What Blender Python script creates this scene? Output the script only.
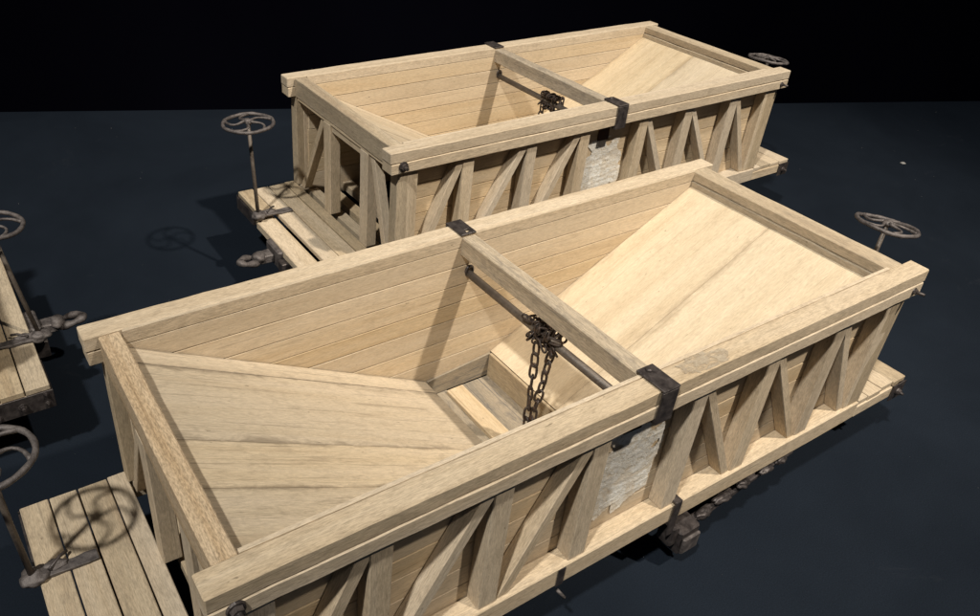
import bpy, bmesh, math, random
from mathutils import Vector, Matrix, Euler, noise
R = math.radians
SC = bpy.context.scene
COL = SC.collection
for o in list(bpy.data.objects): bpy.data.objects.remove(o)

# ------------------------------------------------------------------ camera
T = 0.215                                   # height of the wagons' top rails above the table
cd = bpy.data.cameras.new('camera'); cam = bpy.data.objects.new('camera', cd); COL.objects.link(cam)
cam.location = (-0.3528, -0.3490, 0.3203 + T)
cam.rotation_euler = (0.9889, -0.0519, -0.5646)
cd.sensor_width = 36; cd.lens = 804.35 / 980 * 36
cd.shift_x = 73.37 / 980; cd.shift_y = -21.74 / 980
cd.clip_start = 0.01; cd.clip_end = 50
SC.camera = cam
SC.view_settings.view_transform = 'Standard'; SC.view_settings.look = 'None'
SC.view_settings.exposure = 0; SC.view_settings.gamma = 1

# ------------------------------------------------------------------ world and lamps (gallery spots)
W = bpy.data.worlds.new('World'); SC.world = W; W.use_nodes = True
bg = W.node_tree.nodes['Background']; bg.inputs[0].default_value = (0.50, 0.62, 0.80, 1); bg.inputs[1].default_value = 0.048
def spot(name, loc, aim, power, col, rad, size, blend):
    l = bpy.data.lights.new(name, 'SPOT'); l.energy = power; l.color = col; l.shadow_soft_size = rad
    l.spot_size = R(size); l.spot_blend = blend
    o = bpy.data.objects.new(name, l); COL.objects.link(o); o.location = loc
    o.rotation_euler = (Vector(aim) - Vector(loc)).to_track_quat('-Z', 'Y').to_euler(); return o
spot('gallery_spot_warm', (0.85, -1.62, 3.1), (0.40, 0.27, 0.1), 570, (1.0, 0.89, 0.74), 0.055, 30, 1.0)
spot('gallery_spot_neutral', (-1.70, -0.80, 3.1), (-0.02, 0.16, 0.1), 430, (1.0, 0.95, 0.85), 0.075, 50, 0.7)

# ------------------------------------------------------------------ materials
def newmat(name):
    m = bpy.data.materials.new(name); m.use_nodes = True; nt = m.node_tree
    return m, nt, nt.nodes['Principled BSDF']
def lk(nt, a, b): nt.links.new(a, b)
def rgb(c): return (c[0], c[1], c[2], 1)
def ramp(nt, fac, stops):
    r = nt.nodes.new('ShaderNodeValToRGB'); lk(nt, fac, r.inputs[0])
    el = r.color_ramp.elements
    while len(el) < len(stops): el.new(0.5)
    for e, (p, c) in zip(el, stops): e.position = p; e.color = rgb(c)
    return r.outputs[0]
def mixc(nt, fac, a, b, mode='MIX'):
    m = nt.nodes.new('ShaderNodeMix'); m.data_type = 'RGBA'; m.blend_type = mode
    if hasattr(fac, 'links'): lk(nt, fac, m.inputs[0])
    else: m.inputs[0].default_value = fac
    for k, v in ((6, a), (7, b)):
        if hasattr(v, 'links'): lk(nt, v, m.inputs[k])
        else: m.inputs[k].default_value = rgb(v)
    return m.outputs[2]
def math_(nt, op, a, b=None, c=None):
    m = nt.nodes.new('ShaderNodeMath'); m.operation = op
    for k, v in enumerate((a, b, c)):
        if v is None: continue
        if hasattr(v, 'links'): lk(nt, v, m.inputs[k])
        else: m.inputs[k].default_value = v
    return m.outputs[0]
def nz(nt, vec, scale, detail=4, rough=0.6, dist=0.0):
    n = nt.nodes.new('ShaderNodeTexNoise'); n.inputs['Scale'].default_value = 1
    mp = nt.nodes.new('ShaderNodeMapping'); lk(nt, vec, mp.inputs[0]); mp.inputs['Scale'].default_value = scale
    lk(nt, mp.outputs[0], n.inputs['Vector']); n.inputs['Detail'].default_value = detail
    n.inputs['Roughness'].default_value = rough; n.inputs['Distortion'].default_value = dist
    return n.outputs[0]
def coords(nt):
    tc = nt.nodes.new('ShaderNodeTexCoord'); oi = nt.nodes.new('ShaderNodeObjectInfo')
    sc = nt.nodes.new('ShaderNodeVectorMath'); sc.operation = 'SCALE'; sc.inputs[0].default_value = (7.3, 3.1, 5.7)
    lk(nt, oi.outputs['Random'], sc.inputs['Scale'])
    ad = nt.nodes.new('ShaderNodeVectorMath'); lk(nt, tc.outputs['Object'], ad.inputs[0]); lk(nt, sc.outputs[0], ad.inputs[1])
    return ad.outputs[0], oi.outputs['Random']
def wood(name, light, mid, dark, stain=(0.17, 0.13, 0.09), stain_amt=0.5, fibre=0.45, bump=0.35, streak=0.5, fib_scale=(170, 1300, 1300), edge=0.0, lines=0.35):
    """Bare planed stripwood: growth bands and fibres run along the piece's own x axis."""
    m, nt, b = newmat(name); v, rnd = coords(nt)
    band = nz(nt, v, (4, 70, 70), 3, 0.55, 0.6)
    fine = nz(nt, v, fib_scale, 4, 0.75)
    col = ramp(nt, band, [(0.28, dark), (0.47, mid), (0.70, light)])
    f = ramp(nt, fine, [(0.30, (1 - fibre,) * 3), (0.62, (1, 1, 1))])
    col = mixc(nt, 1.0, col, f, 'MULTIPLY')
    # grey-brown handling grime in soft blotches, and darker streaks along the grain
    blot = nz(nt, v, (60, 130, 130), 6, 0.72, 0.5)
    bf = math_(nt, 'MULTIPLY', ramp(nt, blot, [(0.50, (0, 0, 0)), (0.78, (1, 1, 1))]), stain_amt)
    col = mixc(nt, bf, col, stain)
    st = nz(nt, v, (11, 420, 420), 5, 0.62, 0.6)
    sf = math_(nt, 'MULTIPLY', ramp(nt, st, [(0.585, (0, 0, 0)), (0.64, (1, 1, 1))]), streak)
    col = mixc(nt, sf, col, stain)
    ln = nz(nt, v, (7, 620, 620), 3, 0.55, 0.3)
    lf = math_(nt, 'MULTIPLY', ramp(nt, ln, [(0.655, (0, 0, 0)), (0.685, (1, 1, 1))]), lines)
    col = mixc(nt, lf, col, (stain[0] * .6, stain[1] * .6, stain[2] * .6))
    # small dark flecks (nail dents, resin)
    fl = nz(nt, v, (150, 420, 420), 2, 0.5)
    ff = math_(nt, 'MULTIPLY', ramp(nt, fl, [(0.72, (0, 0, 0)), (0.77, (1, 1, 1))]), 0.5)
    col = mixc(nt, ff, col, (0.10, 0.075, 0.05))
    if edge:      # hand grime settled along the joints: an uneven band at the long edges of each board
        tc = nt.nodes.new('ShaderNodeTexCoord'); sp = nt.nodes.new('ShaderNodeSeparateXYZ'); lk(nt, tc.outputs['Generated'], sp.inputs[0])
        dd = math_(nt, 'ABSOLUTE', math_(nt, 'SUBTRACT', sp.outputs[1], 0.5))
        nn = nz(nt, v, (26, 60, 60), 5, 0.7, 0.5)
        ef = ramp(nt, math_(nt, 'ADD', dd, math_(nt, 'MULTIPLY', nn, 0.36)), [(0.625, (0, 0, 0)), (0.70, (1, 1, 1))])
        col = mixc(nt, math_(nt, 'MULTIPLY', ef, edge), col, stain)
    hs = nt.nodes.new('ShaderNodeHueSaturation'); lk(nt, col, hs.inputs['Color'])
    lk(nt, math_(nt, 'MULTIPLY_ADD', rnd, 0.13, 0.93), hs.inputs['Value'])
    r7 = math_(nt, 'FRACT', math_(nt, 'MULTIPLY', rnd, 7.77))
    lk(nt, math_(nt, 'MULTIPLY_ADD', r7, 0.22, 0.95), hs.inputs['Saturation'])
    lk(nt, hs.outputs[0], b.inputs['Base Color'])
    b.inputs['Roughness'].default_value = 0.72; b.inputs['Specular IOR Level'].default_value = 0.25
    h = math_(nt, 'ADD', math_(nt, 'MULTIPLY', fine, 0.6), math_(nt, 'MULTIPLY', nz(nt, v, (300, 900, 900), 3, 0.7), 0.5))
    bp = nt.nodes.new('ShaderNodeBump'); bp.inputs['Strength'].default_value = bump; bp.inputs['Distance'].default_value = 0.0006
    lk(nt, h, bp.inputs['Height']); lk(nt, bp.outputs[0], b.inputs['Normal'])
    return m
L, Md, D = (0.67, 0.57, 0.445), (0.635, 0.53, 0.40), (0.56, 0.455, 0.33)
M = dict(
    wood=wood('pale_pine', L, Md, D, stain=(0.24, 0.19, 0.135), stain_amt=0.5, streak=0.18, fibre=0.42, bump=0.5),
    board=wood('pine_boards', (0.67, 0.555, 0.41), (0.64, 0.52, 0.37), (0.58, 0.455, 0.31), stain=(0.28, 0.21, 0.14), stain_amt=0.3, streak=0.2, fibre=0.28, bump=0.3),
    slope=wood('pine_sheet', (0.68, 0.58, 0.45), (0.65, 0.55, 0.415), (0.60, 0.495, 0.365), stain=(0.25, 0.205, 0.155), stain_amt=0.5, streak=0.45, fibre=0.32, bump=0.35, edge=0.75, lines=0.42),
    slope_pale=wood('pine_sheet_pale', (0.66, 0.56, 0.42), (0.62, 0.52, 0.38), (0.55, 0.45, 0.32), stain=(0.33, 0.26, 0.18), stain_amt=0.4, streak=0.28, fibre=0.26, bump=0.25, lines=0.22, edge=0.6),
    mottled=wood('mottled_pine', (0.56, 0.485, 0.39), (0.50, 0.425, 0.33), (0.42, 0.35, 0.265), stain=(0.17, 0.155, 0.14), stain_amt=0.95, streak=0.35, fibre=0.5, bump=0.8),
    rough=wood('coarse_pine', (0.70, 0.58, 0.44), (0.63, 0.50, 0.36), (0.52, 0.39, 0.26), stain=(0.30, 0.21, 0.13), stain_amt=0.3, fibre=0.62, bump=0.9, streak=0.35, fib_scale=(260, 1100, 1100)),
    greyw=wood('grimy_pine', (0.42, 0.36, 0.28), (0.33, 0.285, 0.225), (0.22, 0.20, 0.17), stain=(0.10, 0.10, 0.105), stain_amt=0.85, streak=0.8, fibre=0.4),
    weather=wood('handled_pine', (0.58, 0.485, 0.36), (0.52, 0.425, 0.305), (0.43, 0.34, 0.24), stain=(0.20, 0.17, 0.135), stain_amt=0.6, streak=0.3, fibre=0.45, bump=0.5),
)
def metal(name, c1, c2, rough=0.55, met=0.6, bump=0.5, rust=None):
    m, nt, b = newmat(name); v, rnd = coords(nt)
    n = nz(nt, v, (160, 160, 160), 5, 0.65)
    col = ramp(nt, n, [(0.35, c1), (0.68, c2)])
    if rust:
        r = nz(nt, v, (230, 230, 230), 4, 0.7, 0.5)
        col = mixc(nt, ramp(nt, r, [(0.52, (0, 0, 0)), (0.66, (1, 1, 1))]), col, rust)
    lk(nt, col, b.inputs['Base Color']); b.inputs['Metallic'].default_value = met
    lk(nt, ramp(nt, n, [(0.3, (rough - .12,) * 3), (0.7, (rough + .15,) * 3)]), b.inputs['Roughness'])
    bp = nt.nodes.new('ShaderNodeBump'); bp.inputs['Strength'].default_value = bump; bp.inputs['Distance'].default_value = 0.0007
    lk(nt, nz(nt, v, (420, 420, 420), 4, 0.7), bp.inputs['Height']); lk(nt, bp.outputs[0], b.inputs['Normal'])
    return m
M['iron'] = metal('dark_iron', (0.040, 0.034, 0.034), (0.10, 0.085, 0.082), 0.42, 0.4)
M['chain'] = metal('rusty_iron', (0.034, 0.026, 0.024), (0.080, 0.060, 0.050), 0.5, 0.3, rust=(0.09, 0.045, 0.025))
M['cast'] = metal('grey_cast_metal', (0.075, 0.066, 0.066), (0.175, 0.155, 0.15), 0.55, 0.35, 0.8)
M['rod'] = metal('steel_rod', (0.085, 0.070, 0.060), (0.145, 0.12, 0.10), 0.45, 0.15, 0.4)
M['rust'] = metal('brown_rust', (0.035, 0.018, 0.013), (0.07, 0.033, 0.022), 0.8, 0.1)
M['black'] = metal('blackened_iron', (0.010, 0.010, 0.011), (0.030, 0.028, 0.028), 0.6, 0.3)
def paintmat():
    m, nt, b = newmat('crackled_white_paint'); v, rnd = coords(nt)
    n = nz(nt, v, (230, 230, 330), 6, 0.72, 1.2)
    n2 = nz(nt, v, (45, 45, 60), 4, 0.6, 0.8)
    col = ramp(nt, n, [(0.34, (0.50, 0.43, 0.33)), (0.44, (0.70, 0.67, 0.60)), (0.56, (0.84, 0.84, 0.82))])
    col = mixc(nt, ramp(nt, n2, [(0.38, (0.6, 0.6, 0.6)), (0.54, (0, 0, 0))]), col, (0.60, 0.50, 0.37))
    lk(nt, col, b.inputs['Base Color']); b.inputs['Roughness'].default_value = 0.7
    bp = nt.nodes.new('ShaderNodeBump'); bp.inputs['Strength'].default_value = 0.8; bp.inputs['Distance'].default_value = 0.001
    lk(nt, n, bp.inputs['Height']); lk(nt, bp.outputs[0], b.inputs['Normal']); return m
M['paint'] = paintmat()
def tablemat():
    m, nt, b = newmat('dark_navy_felt'); tc = nt.nodes.new('ShaderNodeTexCoord'); v = tc.outputs['Object']
    n = nz(nt, v, (3.2, 3.2, 3.2), 5, 0.6, 0.4)
    f = nz(nt, v, (900, 900, 900), 2, 0.6)
    col = ramp(nt, n, [(0.35, (0.0056, 0.0092, 0.0158)), (0.65, (0.0095, 0.0145, 0.0235))])
    col = mixc(nt, 1.0, col, ramp(nt, f, [(0.3, (0.75,) * 3), (0.7, (1.15,) * 3)]), 'MULTIPLY')
    d = nz(nt, v, (7, 11, 7), 5, 0.75, 1.4)
    df = math_(nt, 'MULTIPLY', ramp(nt, d, [(0.63, (0, 0, 0)), (0.75, (1, 1, 1))]), 0.35)
    col = mixc(nt, df, col, (0.022, 0.026, 0.034))
    lk(nt, col, b.inputs['Base Color']); b.inputs['Roughness'].default_value = 0.85; b.inputs['Specular IOR Level'].default_value = 0.12
    bp = nt.nodes.new('ShaderNodeBump'); bp.inputs['Strength'].default_value = 0.25; bp.inputs['Distance'].default_value = 0.0008
    lk(nt, f, bp.inputs['Height']); lk(nt, bp.outputs[0], b.inputs['Normal']); return m
M['table'] = tablemat()
def stainmat():
    m, nt, b = newmat('dried_glue'); v, rnd = coords(nt)
    n = nz(nt, v, (190, 260, 190), 5, 0.7, 0.8)
    lk(nt, ramp(nt, n, [(0.35, (0.36, 0.30, 0.23)), (0.65, (0.50, 0.43, 0.33))]), b.inputs['Base Color'])
    lk(nt, ramp(nt, nz(nt, v, (120, 200, 120), 5, 0.7, 0.6), [(0.36, (0, 0, 0)), (0.55, (.85, .85, .85))]), b.inputs['Alpha'])
    b.inputs['Roughness'].default_value = 0.6; return m
M['stain'] = stainmat()
def backmat():
    m, nt, b = newmat('black_curtain_cloth'); tc = nt.nodes.new('ShaderNodeTexCoord')
    n = nz(nt, tc.outputs['Object'], (2, 2, 1), 3)
    lk(nt, ramp(nt, n, [(0.3, (0.0016, 0.0016, 0.0035)), (0.7, (0.0026, 0.0026, 0.0052))]), b.inputs['Base Color'])
    b.inputs['Roughness'].default_value = 1; b.inputs['Specular IOR Level'].default_value = 0; return m
M['back'] = backmat()
M['lint'], _nt, _b = newmat('pale_lint'); _b.inputs['Base Color'].default_value = (0.35, 0.34, 0.33, 1)

# ------------------------------------------------------------------ mesh helpers
rng = random.Random(7)
def link(o, parent=None):
    COL.objects.link(o)
    if parent: o.parent = parent
    return o
def empty(name, parent=None, loc=(0, 0, 0), rot=(0, 0, 0)):
    o = bpy.data.objects.new(name, None); o.location = loc; o.rotation_euler = rot; o.empty_display_size = 0.02
    return link(o, parent)
def finish(bm, name, mat, parent, mw=None, smooth=False):
    bmesh.ops.recalc_face_normals(bm, faces=bm.faces)
    me = bpy.data.meshes.new(name); bm.to_mesh(me); bm.free()
    if smooth:
        for p in me.polygons: p.use_smooth = True
    me.materials.append(mat if isinstance(mat, bpy.types.Material) else M[mat])
    o = bpy.data.objects.new(name, me)
    if mw is not None: o.matrix_local = mw
    link(o, parent); return o
def hexa(name, mat, parent, c, bevel=0.0005, seg=0, wob=0.0):
    """A sawn piece from 8 corners: c[0:4] one end (a loop), c[4:8] the other end. Its local x runs along the grain."""
    c = [Vector((a, b, z + T)) for a, b, z in c]
    e0 = sum(c[:4], Vector()) / 4; e1 = sum(c[4:], Vector()) / 4
    mid = (e0 + e1) / 2; X = (e1 - e0).normalized(); Y = (c[1] - c[0]); Y = (Y - X * Y.dot(X)).normalized(); Z = X.cross(Y)
    mw = Matrix((X, Y, Z)).transposed().to_4x4(); mw.translation = mid; inv = mw.inverted()
    q = [inv @ v for v in c]
    bm = bmesh.new(); rings = []
    for k in range(seg + 2):
        t = k / (seg + 1); r = []
        for i in range(4):
            p = q[i].lerp(q[i + 4], t)
            if wob: p += Vector((0, rng.uniform(-wob, wob), rng.uniform(-wob, wob)))
            r.append(bm.verts.new(p))
        rings.append(r)
    bm.faces.new(rings[0]); bm.faces.new(rings[-1][::-1])
    for a, b in zip(rings, rings[1:]):
        for i in range(4): bm.faces.new((a[i], a[(i + 1) % 4], b[(i + 1) % 4], b[i]))
    if bevel:
        bmesh.ops.recalc_face_normals(bm, faces=bm.faces)
        es = [e for e in bm.edges if len(e.link_faces) == 2 and e.calc_face_angle(0) > 0.5]
        bmesh.ops.bevel(bm, geom=es, offset=bevel, segments=1, affect='EDGES', profile=0.6)
    return finish(bm, name, mat, parent, mw)
def box(name, mat, parent, x0, x1, y0, y1, z0, z1, along='x', **kw):
    if along == 'x': c = [(x0, y0, z0), (x0, y1, z0), (x0, y1, z1), (x0, y0, z1)] + [(x1, y0, z0), (x1, y1, z0), (x1, y1, z1), (x1, y0, z1)]
    elif along == 'y': c = [(x0, y0, z0), (x1, y0, z0), (x1, y0, z1), (x0, y0, z1)] + [(x0, y1, z0), (x1, y1, z0), (x1, y1, z1), (x0, y1, z1)]
    else: c = [(x0, y0, z0), (x1, y0, z0), (x1, y1, z0), (x0, y1, z0)] + [(x0, y0, z1), (x1, y0, z1), (x1, y1, z1), (x0, y1, z1)]
    return hexa(name, mat, parent, c, **kw)
def sweep(bm, pts, r, n=8, closed=False, flat=1.0):
    """Tube of radius r (number or list) along pts."""
    pts = [Vector(p) for p in pts]; N = len(pts); rings = []; up = None
    for i, p in enumerate(pts):
        a = pts[(i - 1) % N] if (closed or i) else p; b = pts[(i + 1) % N] if (closed or i < N - 1) else p
        t = (b - a).normalized()
        if up is None: up = Vector((0, 0, 1)) if abs(t.z) < 0.9 else Vector((1, 0, 0))
        s = t.cross(up).normalized(); up2 = s.cross(t).normalized(); up = up2
        rr = r[i] if isinstance(r, (list, tuple)) else r
        rings.append([bm.verts.new(p + s * math.cos(k / n * math.tau) * rr + up2 * math.sin(k / n * math.tau) * rr * flat) for k in range(n)])
    for i in range(N if closed else N - 1):
        A, B = rings[i], rings[(i + 1) % N]
        for k in range(n): bm.faces.new((A[k], A[(k + 1) % n], B[(k + 1) % n], B[k]))
    if not closed: bm.faces.new(rings[0][::-1]); bm.faces.new(rings[-1])
def tube(name, mat, parent, pts, r, n=10, closed=False, flat=1.0):
    bm = bmesh.new(); sweep(bm, pts, r, n, closed, flat)
    return finish(bm, name, mat, parent, smooth=True)
def lump(name, mat, parent, loc, size, amp=0.3, seed=0, sub=3, freq=1.3):
    bm = bmesh.new(); bmesh.ops.create_icosphere(bm, subdivisions=sub, radius=1)
    for v in bm.verts:
        k = 1 + amp * noise.noise(v.co * freq + Vector((seed * 3.7, seed, 1.3)))
        v.co = Vector((v.co.x * size[0] * k, v.co.y * size[1] * k, v.co.z * size[2] * k))
    o = finish(bm, name, mat, parent, smooth=True); o.location = loc; return o
def nut_bolt(parent, loc, axis, s=1.0, mat='iron'):
    """Washer, square nut and threaded end; axis is the outward direction (unit vector)."""
    b = empty('bolt', parent, loc, Vector(axis).to_track_quat('Z', 'Y').to_euler())
    bm = bmesh.new(); bmesh.ops.create_cone(bm, cap_ends=True, segments=18, radius1=.0052 * s, radius2=.0048 * s, depth=.0014 * s)
    o = finish(bm, 'washer', mat, b); o.location = (0, 0, .0007 * s)
    bm = bmesh.new(); bmesh.ops.create_cone(bm, cap_ends=True, segments=6, radius1=.0039 * s, radius2=.0036 * s, depth=.0028 * s)
    o = finish(bm, 'nut', mat, b); o.location = (0, 0, .0028 * s); o.rotation_euler = (0, 0, rng.uniform(0, 1))
    bm = bmesh.new(); bmesh.ops.create_cone(bm, cap_ends=True, segments=12, radius1=.002 * s, radius2=.0017 * s, depth=.0045 * s)
    o = finish(bm, 'thread_end', mat, b); o.location = (0, 0, .0055 * s)
    return b

# ------------------------------------------------------------------ setting
def surface(name, pts, mat, thick):
    bm = bmesh.new(); a = [bm.verts.new(p) for p in pts]; b = [bm.verts.new(Vector(p) + Vector(thick)) for p in pts]
    bm.faces.new(a); bm.faces.new(b[::-1]); n = len(pts)
    for i in range(n): bm.faces.new((a[i], a[(i + 1) % n], b[(i + 1) % n], b[i]))
    o = finish(bm, name, mat, None); o['kind'] = 'structure'; return o
e0 = Vector((-0.2311, 1.1052, 0)); e1 = Vector((1.5206, 0.3671, 0)); ed = (e1 - e0).normalized(); en = Vector((ed.y, -ed.x, 0)) * -1
pa = e0 - ed * 2.2; pb = e1 + ed * 2.2
surface('tabletop', [pa, pb, pb - en * 3.6, pa - en * 3.6], 'table', (0, 0, -0.03))
ba = pa + en * 0.35 - Vector((0, 0, 0.8)); bb = pb + en * 0.35 - Vector((0, 0, 0.8))
surface('backdrop', [ba, bb, bb + Vector((0, 0, 3.0)), ba + Vector((0, 0, 3.0))], 'back', en * 0.02)

# ------------------------------------------------------------------ wagon
HY, RI, WO, WI, PF = 0.1179, 0.1015, 0.1015, 0.0985, 0.1146    # rail outer, rail inner, boards outer, boards inner, post face
RB, SZ = -0.0225, -0.1361                                     # rail underside, sill top
POSTS = [0.0458, 0.1224, 0.2047, 0.2730]
def make_brake_wheel(par, base, top, seed, bend=0.0):
    b = empty('brake_wheel', par)
    rg = random.Random(seed); base = Vector(base) + Vector((0, 0, T)); top = Vector(top) + Vector((0, 0, T))
    tube('stem', 'rod', b, [base, base.lerp(top, .5) + Vector((rg.uniform(-.001, .001),) * 3), top + Vector((0, 0, .0025))], 0.0021)
    tilt = Euler((rg.uniform(-.04, .04) - .6 * bend, rg.uniform(-.04, .04) + 1.6 * bend, 0)).to_matrix() @ Matrix.Rotation(rg.uniform(0, 6), 3, 'Z')
    P = lambda v: top + tilt @ Vector(v)
    rw = 0.0268
    tube('rim', 'cast', b, [P((math.cos(a) * rw, math.sin(a) * rw, bend * .006 * math.sin(2 * a) + .0003 * math.sin(a * 5 + seed))) for a in [k / 48 * math.tau for k in range(48)]], [0.0020 * (1 + .07 * math.sin(k * 1.7)) for k in range(48)], 8, True)
    for k in range(5):
        a0 = k / 5 * math.tau
        pts = []
        for i in range(9):
            t = i / 8; a = a0 + 0.50 * math.sin(t * math.tau * 0.62) * (1 - .25 * t); rr = 0.003 + (rw - 0.003) * t
            pts.append(P((math.cos(a) * rr, math.sin(a) * rr, 0.0026 * (1 - t) ** 2)))
        tube('spoke', 'cast', b, pts, [0.0019 - 0.0007 * math.sin(i / 8 * math.pi) for i in range(9)], 7)
    lump('hub', 'cast', b, P((0, 0, .002)), (.0048, .0048, .0034), .35, seed)
    return b
def make_wagon(loc, label, seed, wtl=(-.3700, .0498, -.0255), wtr=(.3830, -.0385, -.0200), wy=1.0, dz=0.0, plate=0.02, ends=(1, 1), lowbeam=False, group='wooden hopper wagons standing on the table'):
    rg = random.Random(seed)
    w = empty('hopper_wagon', None, loc); w['label'] = label; w['category'] = 'wagon'; w['group'] = group
    j = lambda a=0.0006: rg.uniform(-a, a)
    def B(name, mat, x0, x1, y0, y1, z0, z1, along='x', **kw):
        return box(name, mat, w, x0, x1, y0 * wy, y1 * wy, z0 + dz, z1 + dz, along, **kw)
    def H(name, mat, c, **kw): return hexa(name, mat, w, [(a, b * wy, z + dz) for a, b, z in c], **kw)
    def P(x, y, z): return Vector((x, y * wy, z + dz + T))
    # rails: an upper and a lower strip on each side
    for s in (-1, 1):
        a, b = sorted((s * HY, s * RI))
        B('top_rail', 'wood', -0.3000, 0.3000, a, b, -0.0112, 0, seg=34, wob=0.00022, bevel=0.0008)
        a, b = sorted((s * (HY + .0006), s * RI))
        B('lower_rail', 'wood', -0.2990, 0.2990 + j(), a, b, RB, -0.0116, seg=34, wob=0.0002, bevel=0.0006)
        # wall boards
        cuts = [-0.0006, -0.0105 + j(.0003), -0.0290 + j(), -0.0470 + j(), -0.0650 + j(), -0.0825 + j(), -0.1035 + j(), -0.1220 + j(), -0.1575]
        a, b = sorted((s * (WO - .0001), s * WI))
        for k in range(8):
            B('wall_board', 'board' if k else 'wood', -0.2755 + j(.001), 0.2720 + j(.001), a + j(.0001), b + j(.0001), cuts[k + 1] + .00033, cuts[k] - (.00033 if k else -.0004), bevel=0.0003 if k else .00008, seg=3, wob=0.00008 if k else 0)
        # vertical posts and raking braces
        y0, y1 = sorted((s * PF, s * (WO + .0001)))
        for q in POSTS:
            for e in (-1, 1):
                x = e * q + j(); wd = 0.00715 + j(.0003)
                B('side_post', 'wood', x - wd, x + wd, y0, y1, SZ, RB - .0001, 'z', bevel=0.0006, seg=2, wob=0.00015)
        ya, yb = sorted((s * (PF - .0009), s * (WO + .0003)))
        for i in range(3):
            for e in (-1, 1):
                xt = POSTS[i] + .0018 + j(.001); xb = POSTS[i + 1] - .0074; t = (0.0100 if e < 0 else .0086) + j(.0005)
                zt, zb = RB - .0002, SZ + .0001
                c = [(e * xb, ya, zb), (e * (xb - t), ya, zb), (e * (xb - t), yb, zb), (e * xb, yb, zb),
                     (e * (xt + t), ya, zt), (e * xt, ya, zt), (e * xt, yb, zt), (e * (xt + t), yb, zt)]
                H('side_brace', 'wood', c, bevel=0.0005)
        # side sill with its ledge
        y0, y1 = sorted((s * .1167, s * (WO + .0002)))
        B('side_sill', 'wood', -0.2870, 0.2870, y0, y1, -0.1540, SZ - .0001, seg=10, wob=.0002, bevel=.0007)
        for e in (-1, 1):
            a, b = sorted((e * .2872, e * .3440)); B('sill_end', 'wood', a, b, y0, y1, -0.1538, -0.1420, seg=2, wob=.0001, bevel=.0006)
    # ends
    for e in (-1, 1):
        if not ends[0 if e < 0 else 1]: pass
        xo, xi = (0.2906, 0.2766) if e < 0 else (0.2890, 0.2700)
        x0, x1 = sorted((e * xo, e * xi))
        if e < 0: B('end_beam', 'rough' if seed == 1 else 'weather', x0, x1, -RI + .0003, RI - .0003, -0.0225, -0.0008, 'y', seg=8, wob=.00035, bevel=.0008)
        else:
            B('end_beam', 'weather', x0, x1, -RI + .0003, RI - .0003, -0.0100, -0.0008, 'y', seg=8, wob=.0003, bevel=.0007)
            B('end_beam', 'weather', x0 - .0016, x1, -WI + .0003, WI - .0003, -0.0225, -0.0103, 'y', seg=8, wob=.0003, bevel=.0005)
        x0, x1 = sorted((e * (xo - .001), e * (xi + .0050)))
        B('end_cleat', 'board', x0, x1, -WI + .0003, WI - .0003, -0.0262, -0.0227, 'y', bevel=.0005)
        x0, x1 = sorted((e * (xo - .0008), e * (xi + .0006)))
        for yc, hw in ((-.1075, .0065), (-.052, .0075), (.027, .0075), (.1075, .0065)):
            z1 = -0.0264 if abs(yc) < .1 else RB - .0003
            if abs(yc) > .1: yc = math.copysign(.1085, yc); hw = .0062
            B('end_post', 'weather' if abs(yc) > .1 else 'wood', x0 , x1 , yc - hw, yc + hw, SZ, z1, 'z', bevel=.0006, seg=2, wob=.0002)
        xa, xb = sorted((e * (xo - .0030), e * (xi + .0010)))
        for (yt, yb) in ((.0350, .0900), (-.0600, -.0915)):
            g = .0085 * (1 if yt > 0 else -1)
            c = [(xa, yb, SZ), (xb, yb, SZ), (xb, yb + g, SZ), (xa, yb + g, SZ), (xa, yt, -.0265), (xb, yt, -.0265), (xb, yt + g, -.0265), (xa, yt + g, -.0265)]
            H('end_brace', 'wood', c, bevel=.0005)
        B('end_header', 'wood', x0 + .002, x1 - .002, -.0442, .0193, -.0345, -.0266, 'y', bevel=.0005)
        # cross sills under the body
        for xs, zt in ((.2660, SZ - .006), (.2440, SZ - .007), (.2180, SZ - .006)):
            a, b = sorted((e * xs, e * (xs + .013)))
            B('cross_sill', 'weather', a, b, -WI + .001, WI - .001, zt - .010, zt - .0003, 'y', bevel=.0005)
        # slope sheet of boards running down to the outlet
        if e < 0: X0, Z0, X1, Z1 = -.2785, -.0110, -.0320, -.1409; cuts = [-WI + .0002, -.0420, .0010, .0800, WI - .0002]
        else: X0, Z0, X1, Z1 = .2720, -.0140, .0392, -.1332; cuts = [-WI + .0002, .0060, WI - .0002]
        d = Vector((X1 - X0, 0, Z1 - Z0)).normalized(); nrm = Vector((-d.z, 0, d.x));
        if nrm.z < 0: nrm = -nrm
        sx, sz = X0, Z0
        for k in range(len(cuts) - 1):
            th = .0035; lift = rg.uniform(-.0003, .0002) * (1 if e < 0 else .3)
            g_ = .00036 if e < 0 else .00016; y0, y1 = cuts[k] + g_, cuts[k + 1] - g_
            A = Vector((sx, 0, sz)) + nrm * lift; E_ = Vector((X1, 0, Z1)) + nrm * lift + d * rg.uniform(-.0005, .0005)
            Lo = nrm * -th
            c = [(A.x, y0, A.z), (A.x, y1, A.z), (A.x + Lo.x, y1, A.z + Lo.z), (A.x + Lo.x, y0, A.z + Lo.z),
                 (E_.x, y0, E_.z), (E_.x, y1, E_.z), (E_.x + Lo.x, y1, E_.z + Lo.z), (E_.x + Lo.x, y0, E_.z + Lo.z)]
            H('slope_board', 'slope' if e < 0 else 'slope_pale', c, bevel=.00025 if e < 0 else .0001)
        # end platform: planks across, end sill beneath
        xs = [.2885, .3027, .3237, .3431, .3631]
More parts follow.
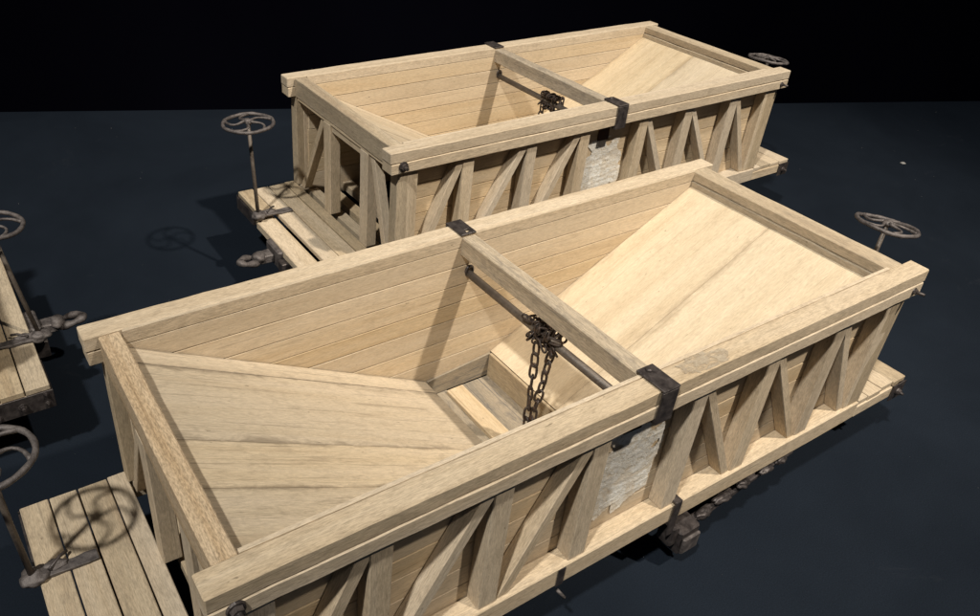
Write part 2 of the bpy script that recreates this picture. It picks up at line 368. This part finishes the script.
        for k in range(4):
            a, b = sorted((e * (xs[k] + .0006), e * (xs[k + 1] - .0006)))
            if lowbeam and e < 0 and k == 3:
                B('platform_plank', 'weather', a, b, .058, .1157, -.1416, SZ + .0006, 'y', bevel=.0006, seg=3, wob=.0003)
                B('end_beam_plank', 'wood', a - .006, b - .004, -.112, .050, -.1500, -.1408, 'y', bevel=.0008, seg=5, wob=.0004)
                continue
            B('platform_plank', 'wood' if rg.random() < .6 else 'weather', a, b, -.1157 + j(.001), .1157 + j(.001), -.1416, SZ + j(.0003), 'y', bevel=.0006, seg=4, wob=.0002)
        a, b = sorted((e * .3450, e * .3600))
        B('end_sill', 'weather', a, b, -.1140, .1140, -.1580, -.1418, 'y', bevel=.0007, seg=4, wob=.0003)
        for s in (-1, 1):   # metal corner plates with bolts
            pl = plate; a, b = sorted((e * (.3640), e * (.3640 - pl))); y0, y1 = sorted((s * .1180, s * .1169))
            if pl > .03: y0, y1 = sorted((s * .1185, s * .1172))
            B('corner_plate', 'iron', a, b, y0, y1, -.1590, -.1405, bevel=.0003)
            nut_bolt(w, P(e * (.3640 - pl * .5), s * .1182, -.1500), (0, s, 0), .75)
            if pl > .03:
                for dx_, dz_ in ((.006, .012), (.006, .002), (pl - .006, .013)):
                    nut_bolt(w, P(e * (.3640 - dx_), s * .1186, -.1410 - dz_ + .0), (0, s, 0), .42)
            a, b = sorted((e * .3642, e * .3602)); y0, y1 = sorted((s * .1168, s * .070))
            B('end_plate', 'iron', a, b, y0, y1, -.1580, -.1424, 'y', bevel=.0003)
        # coupler: lumpy cast pocket, drawbar and a link
        cp = empty('coupler', w)
        def cb(name, x0, x1, y0, y1, z0, z1, mat='cast', **kw):
            a, b = sorted((e * x0, e * x1)); return box(name, mat, cp, a, b, y0, y1, z0 + dz, z1 + dz, **kw)
        cb('pocket', .3605, .3740, -.020, .014, -.1640, -.1430, bevel=.0016, seg=2, wob=.0008)
        cb('drawbar', .3740, .3900, -.009, .006, -.1600, -.1500, bevel=.0012, seg=1, wob=.0008)
        cb('drop_plate', .3640, .3760, -.034, -.022, -.1680, -.1500, mat='iron', bevel=.0008)
        pts = []
        for k in range(20):
            a_ = k / 20 * math.tau
            pts.append(P(e * (.4010 + .0120 * math.cos(a_)), -.004 + .0068 * math.sin(a_) - e * e * .004 * math.cos(a_), -.1540 + .004 * math.cos(a_)))
        tube('link', 'cast', cp, pts, [.0040 * (1 + .22 * math.sin(k * 1.3 + seed)) for k in range(20)], 9, True, .8)
        lump('knuckle', 'cast', cp, P(e * .3900, -.003, -.1530), (.0075, .0085, .0060), .4, seed + e)
        # brake wheel, its bracket and lead-grey collar
        sy = -e
        if e < 0: base, top = (-.3655, .0500, -.137), wtl
        else: base, top = (.3700, -.0450, -.137), wtr
        make_brake_wheel(w, (base[0], base[1] * wy, base[2] + dz), (top[0], top[1] * wy, top[2] + dz), seed * 5 + e, .0 if e < 0 else (.12 if seed == 1 else .05))
        bk = empty('brake_bracket', w)
        x_in = .3250
        a0, a1 = sorted((e * .3680, e * x_in))
        y_b = base[1] * wy
        hexa('bracket_arm', 'cast', bk, [(a0, y_b - .0045, SZ + dz + .0006), (a0, y_b + .0040, SZ + dz + .0006), (a0, y_b + .0040, SZ + dz + .0032), (a0, y_b - .0045, SZ + dz + .0032),
             (a1, y_b - .0060, SZ + dz + .0006), (a1, y_b + .0030, SZ + dz + .0006), (a1, y_b + .0030, SZ + dz + .0028), (a1, y_b - .0060, SZ + dz + .0028)], bevel=.0005, seg=5, wob=.0005)
        lump('collar', 'cast', bk, P(base[0] - e * .001, base[1], SZ + .002), (.0088, .0078, .0050), .35, seed + e + 3, 3, 1.8)
        lump('collar_filler', 'cast', bk, P(base[0] - e * .013, base[1] + .002, SZ + .003), (.0085, .0042, .0026), .4, seed + e + 5, 3, 2.2)
        tube('pawl', 'iron', bk, [P(base[0] - e * .010, base[1] - .002, SZ + .0055), P(base[0] - e * .018, base[1] + .005, SZ + .006), P(base[0] - e * .023, base[1] + .009, SZ + .004)], .0012, 6)
    # bolts through the rail ends
    for s in (-1, 1):
        nut_bolt(w, P(-.2860, s * (HY + .0006), -.0150), (0, s, 0), 1.0)
        nut_bolt(w, P(.2870, s * (HY + .0004), -.0165), (0, s, 0), .62)
        tube('tie_rod_end', 'iron', w, [P(.2870, s * HY, -.0165), P(.2873, s * (HY + .009), -.0160)], .0014, 8)
    # outlet pit between the slopes
    for s in (-1, 1):
        y0, y1 = sorted((s * (WI - .0002), s * (WI - .0022)))
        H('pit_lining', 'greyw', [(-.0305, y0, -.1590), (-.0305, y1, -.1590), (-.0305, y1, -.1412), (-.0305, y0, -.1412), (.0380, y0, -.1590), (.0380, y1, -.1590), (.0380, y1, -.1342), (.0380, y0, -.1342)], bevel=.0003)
    B('pit_side', 'weather', .0362, .0391, -WI + .0024, WI - .0024, -.1600, -.1340, 'y', bevel=.0004)
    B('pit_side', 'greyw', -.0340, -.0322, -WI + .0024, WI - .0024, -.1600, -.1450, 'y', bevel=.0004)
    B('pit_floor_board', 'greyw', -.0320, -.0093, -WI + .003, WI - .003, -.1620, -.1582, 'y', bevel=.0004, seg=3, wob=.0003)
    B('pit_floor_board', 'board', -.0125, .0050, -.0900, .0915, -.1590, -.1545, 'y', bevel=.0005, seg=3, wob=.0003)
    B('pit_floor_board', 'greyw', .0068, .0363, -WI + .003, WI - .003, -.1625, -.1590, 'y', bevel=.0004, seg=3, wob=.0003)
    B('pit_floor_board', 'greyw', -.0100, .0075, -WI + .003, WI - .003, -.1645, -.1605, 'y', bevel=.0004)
    # cross beam, tie rod and the straps over the rails
    B('cross_beam', 'mottled', -.0058, .0070, -RI + .0006, RI - .0006, -.0178, -.0012, 'y', seg=8, wob=.00025, bevel=.0008)
    tube('cross_rod', 'rod', w, [P(.0036, -WI - .001, -.0375), P(.0036, 0, -.0380), P(.0036, WI - .0004, -.0375)], .0034, 14)
    tube('rod_eye', 'iron', w, [P(.0036 + .0035 * math.cos(a), WI - .0016, -.0345 + .0045 * math.sin(a)) for a in [k / 14 * math.tau for k in range(14)]], .0012, 7, True)
    tube('strap_ring', 'iron', w, [P(-.0010 + .0032 * math.cos(a), WI - .0014, -.0105 + .0042 * math.sin(a)) for a in [k / 14 * math.tau for k in range(14)]], .0009, 7, True)
    for s in (-1, 1):
        st = empty('rail_strap', w)
        y_in = .0960 if s < 0 else .0975
        def SB(name, x0, x1, y0, y1, z0, z1, **kw):
            y0, y1 = sorted((s * y0, s * y1)); return box(name, 'iron', st, x0, x1, y0 * wy, y1 * wy, z0 + dz, z1 + dz, **kw)
        if s < 0:
            SB('strap_top', -.0074, .0074, y_in, HY + .0028, .0003, .0022, along='y', bevel=.0006, seg=2, wob=.0002)
        else:   # the far strap has an open slot
            SB('strap_top', -.0074, -.0006, y_in, HY + .0028, .0003, .0020, along='y', bevel=.0004)
            SB('strap_top', .0034, .0074, y_in, HY + .0028, .0003, .0020, along='y', bevel=.0004)
            SB('strap_top', -.0007, .0035, .1042, HY + .0028, .0003, .0020, along='y', bevel=.0004)
            SB('strap_top', -.0007, .0035, y_in, .1003, .0003, .0020, along='y', bevel=.0004)
        SB('strap_face', -.0074, .0074, HY + .0008, HY + .0027, -.0255, .0002, along='z', bevel=.0005, seg=2, wob=.0002)
        SB('strap_foot', -.0074, .0074, WO + .006, HY + .0026, -.0262, RB - .0008, along='y', bevel=.0003)
        if s < 0: lump('rivet', 'iron', st, P(-.0005, s * (y_in + .0045), .0026), (.0024, .0024, .0016), .15, 3, 2)
        B('rod_plate', 'rust', -.0130, .0035, *sorted((s * (WO + .0002), s * (WO + .0022))), -.0460, RB - .0003, 'z', bevel=.0004, seg=3, wob=.0006)
        # crackled white paint on the wall of the middle bay
        bm = bmesh.new(); NX, NZ = 58, 72; g = {}
        for i in range(NX + 1):
            for k in range(NZ + 1):
                x = -.0345 + .069 * i / NX; z = -.1290 + .0860 * k / NZ
                h = .0003 + .0006 * abs(noise.noise(Vector((x * 190 + seed, z * 120, 3.3 + s)))) + .0006 * max(0, noise.noise(Vector((x * 60, z * 330, 9 + seed))))
                g[i, k] = (x, z, h)
        vs = {}
        for i in range(NX):
            for k in range(NZ):
                x, z, h = g[i, k]; u = (x) / .0345; v_ = (z + .086) / .043
                m_ = max(abs(u) ** 2.6, 0) + abs(v_) ** 3.0 + .85 * noise.noise(Vector((x * 75 + seed, z * 75, 1.0 + s)))
                if m_ > .80: continue
                q = []
                for a_, b_ in ((i, k), (i + 1, k), (i + 1, k + 1), (i, k + 1)):
                    if (a_, b_) not in vs:
                        X_, Z_, h_ = g[a_, b_]; vs[a_, b_] = bm.verts.new((X_, s * (WO + .0002 + h_) * wy, Z_ + dz + T))
                    q.append(vs[a_, b_])
                bm.faces.new(q)
        o = finish(bm, 'paint_patch', 'paint', w, smooth=True)
        o['label'] = 'rough flaking whitish paint patch on the middle bay'
            # a smeared glue stain on the top of the near rail beside its strap
        bm = bmesh.new(); vs = {}
        for i in range(50):
            for k in range(18):
                x = .016 + .048 * i / 50; y = -.1172 + .0150 * k / 18
                u = (i - 25) / 25; v_ = (k - 9) / 9
                if u * u * .8 + v_ * v_ * .5 + .9 * noise.noise(Vector((x * 110, y * 160, seed * 2.0))) > .62: continue
                q = []
                for a_, b_ in ((i, k), (i + 1, k), (i + 1, k + 1), (i, k + 1)):
                    if (a_, b_) not in vs: vs[a_, b_] = bm.verts.new((.016 + .048 * a_ / 50, (-.1172 + .0150 * b_ / 18) * wy, dz + T + .0006 + .0002 * noise.noise(Vector((a_ * .7, b_ * .7, 1)))))
                    q.append(vs[a_, b_])
                bm.faces.new(q)
        if seed == 1 and s < 0: finish(bm, 'glue_stain', 'stain', w)
        else: bm.free()
        # strap and axle-box hanger on the sill
        x0s = .0500 if s < 0 else -.0600
        hg = empty('hanger', w)
        def HB(name, mat, x0, x1, y0, y1, z0, z1, **kw):
            y0, y1 = sorted((s * y0, s * y1)); x0, x1 = sorted((-s * x0, -s * x1))
            return box(name, mat, hg, x0, x1, y0 * wy, y1 * wy, z0 + dz, z1 + dz, **kw)
        HB('hanger_strap', 'iron', .0500, .0570, .1169, .1186, -.1690, -.1320, along='z', bevel=.0004, seg=2, wob=.0003)
        HB('hanger_top', 'iron', .0500, .0570, .1105, .1186, -.1345 + .0, -.1322, along='y', bevel=.0003)
        HB('axle_box', 'iron', .0640, .0860, .1040, .1230, -.1960, -.1700, along='z', bevel=.0018, seg=1, wob=.0009)
        HB('axle_box_lid', 'cast', .0655, .0845, .1231, .1262, -.1930, -.1760, along='z', bevel=.0012)
        HB('spring_block', 'iron', .0560, .0640, .1060, .1200, -.1850, -.1640, along='z', bevel=.0014)
        for k, (xa, za, sz) in enumerate(((.098, -.1730, 1.3), (.118, -.1660, 1.0), (.1420, -.1620, 1.1), (.1700, -.1595, .9), (.1890, -.1580, 1.1))):
            lump('truss_bolt', 'iron', hg, P(-s * xa, s * .1150, za - .001), (.0065 * sz * (1 + .5 * (k % 2)), .0042, (.0030) * sz), .45, k * 2.3 + seed, 3, 2.2)
        hexa('truss_bar', 'iron', hg, [(-s * .084, s * .110 * wy, -.1810 + dz), (-s * .084, s * .116 * wy, -.1810 + dz), (-s * .084, s * .116 * wy, -.1745 + dz), (-s * .084, s * .110 * wy, -.1745 + dz),
             (-s * .205, s * .110 * wy, -.1600 + dz), (-s * .205, s * .116 * wy, -.1600 + dz), (-s * .205, s * .116 * wy, -.1560 + dz), (-s * .205, s * .110 * wy, -.1560 + dz)], bevel=.0008, seg=3, wob=.0004)
        HB('sill_clip', 'iron', -.0630, -.0565, .1168, .1174, -.1545, -.1368, along='z', bevel=.0001)
        tube('pin', 'cast', hg, [P(-s * -.060, s * .117, -.1600), P(-s * -.056, s * .1215, -.1660)], .0013, 8)
    # four-wheel trucks
    for xc in (-.2, .2):
        tk = empty('truck', w)
        r = .030 + dz / 2
        for dx_ in (-.046, .046):
            for s in (-1, 1):
                bm = bmesh.new(); prof = [(r * .2, -.004), (r * .25, -.006), (r * .85, -.003), (r, -.004), (r, .004), (r * 1.08, .0045), (r * 1.08, .006), (r * .9, .006), (r * .25, .005), (r * .2, .006)]
                n = 36; rings = []
                for k in range(n):
                    a_ = k / n * math.tau; rings.append([bm.verts.new((p_[0] * math.cos(a_), -s * p_[1], p_[0] * math.sin(a_))) for p_ in prof])
                for k in range(n):
                    A_, B_ = rings[k], rings[(k + 1) % n]
                    for i in range(len(prof) - 1): bm.faces.new((A_[i], A_[i + 1], B_[i + 1], B_[i]))
                o = finish(bm, 'wheel', 'black', tk, smooth=False); o.location = (xc + dx_, s * .062, r * 1.08)
            tube('axle', 'black', tk, [(xc + dx_, -.082, r * 1.08), (xc + dx_, .082, r * 1.08)], .0045, 10)
        for s in (-1, 1):
            y0, y1 = sorted((s * .076, s * .084))
            box('side_frame', 'black', tk, xc - .060, xc + .060, y0, y1, -.186 + dz, -.172 + dz, bevel=.001)
        box('bolster', 'black', tk, xc - .012, xc + .012, -.088, .088, -.1715 + dz, -.1545 + dz, along='y', bevel=.001)
    return w

make_wagon((0, 0, 0), 'large pale wooden hopper wagon nearest the camera, its chain hanging down inside', 1)
make_wagon((0.3132, 0.3672, 0), 'pale wooden hopper wagon standing behind, its whole left end platform in view', 2, wtl=(-.3670, .0585, -.0255), wtr=(.3930, -.0250, -.0255), wy=1.049, dz=.009, lowbeam=True)
make_wagon((-0.6785, 0.3595, 0), 'wooden wagon mostly out of view, only its bolted plank platform and coupler showing', 3, wtr=(0.3531, -0.0277, -.0255), plate=.05)

# ------------------------------------------------------------------ chains over the cross rods
def link_mesh():
    bm = bmesh.new(); pts = []
    Lh, Wh = .0036, .0028
    for k in range(16):
        a = k / 16 * math.tau; x = math.cos(a) * Wh; z = math.sin(a) * Wh
        pts.append((x * 1.02, 0, z + (Lh if z > 0 else -Lh) * min(1, abs(z) / (Wh * .5))))
    sweep(bm, pts, .00105, 7, True)
    bmesh.ops.recalc_face_normals(bm, faces=bm.faces)
    me = bpy.data.meshes.new('link'); bm.to_mesh(me); bm.free()
    for p in me.polygons: p.use_smooth = True
    me.materials.append(M['chain']); return me
LM = link_mesh()
def put_link(par, p, rot, s=1.0):
    o = bpy.data.objects.new('link', LM); o.location = p; o.rotation_euler = rot; o.scale = (s, s, s); return link(o, par)
def strand(par, a, b, n, roll):
    a, b = Vector(a), Vector(b); d = (b - a)
    for k in range(n):
        p = a + d * ((k + .5) / n); dd = d.normalized() + Vector((rng.uniform(-.10, .10), rng.uniform(-.10, .10), 0))
        q = dd.to_track_quat('Z', 'Y').to_matrix() @ Matrix.Rotation(roll + (k % 2) * 1.45 + rng.uniform(-.2, .2), 3, 'Z')
        put_link(par, p, q.to_euler())
def chain(loc, label, knots, strands, sc, seed, y0=.014, yl=.030, ls=.92):
    rg = random.Random(seed)
    c = empty('chain', None, loc); c['label'] = label; c['category'] = 'chain'; c['group'] = 'rusty chains wound round the cross rods'
    # turns of chain wound round the rod, then loose links heaped on top
    for k in range(knots):
        t = k / knots; y = y0 - yl * t + rg.uniform(-.003, .003); a = k * 2.1 + rg.uniform(-.4, .4)
        r = .0056 + rg.uniform(0, .0030) * sc
        p = Vector((r * math.cos(a), y, r * math.sin(a) + .0024))
        put_link(c, p, (rg.uniform(-1.2, 1.2), a + rg.uniform(-.7, .7), rg.uniform(-1.4, 1.4)), rg.uniform(.82, 1.02) * ls)
    for s in strands: strand(c, *s)
    return c
chain((0.0036, 0, T - .0378), 'dark rusty chain knotted on the nearest wagon rod, two strands hanging into the pit', 42,
      [((-.001, .0045, -.010), (.000, .0015, -.119), 10, .3), ((.001, -.0100, -.010), (.0022, .0000, -.095), 8, 1.1)], 1.0, 4)
chain((0.3168, 0.3650, T - .0288), 'short dark chain knotted round the rod of the rear wagon', 46,
      [((-.001, .0110, -.006), (-.001, .0125, -.028), 2, .3), ((.002, -.016, -.002), (.004, -.028, -.008), 1, .3)], .9, 9, .010, .026, .95)

# ------------------------------------------------------------------ crumbs and lint on the table
def crumb(name, loc, size, label, seed):
    o = lump(name, 'lint', None, loc, size, .7, seed, 2, 2.0); o['label'] = label; o['category'] = 'lint'; return o
crumb('lint_scrap', (1.0462, 0.2571, .0012), (.005, .0035, .0014), 'tiny pale scrap of lint on the dark table behind the wheel', 2)
bm = bmesh.new()
for k in range(260):
    x = rng.uniform(-.6, 1.7); y = rng.uniform(-.4, 1.0); s = rng.uniform(.00015, .00042)
    if (Vector((x, y, 0)) - e0).dot(en) > -.01: continue
    p = Vector((x, y, s * .5)); a = rng.uniform(0, 6.28)
    v = [bm.verts.new(p + Vector((math.cos(a + t) * s * (1.8 if i == 0 else 1), math.sin(a + t) * s, (s if i == 1 else -s * .4)))) for i, t in enumerate((0, 2.1, 4.2))]
    w_ = bm.verts.new(p + Vector((0, 0, s))); bm.faces.new(v)
    for i in range(3): bm.faces.new((v[i], v[(i + 1) % 3], w_))
o = finish(bm, 'dust', 'lint', None); o['kind'] = 'stuff'; o['label'] = 'fine specks of dust on the dark navy table'
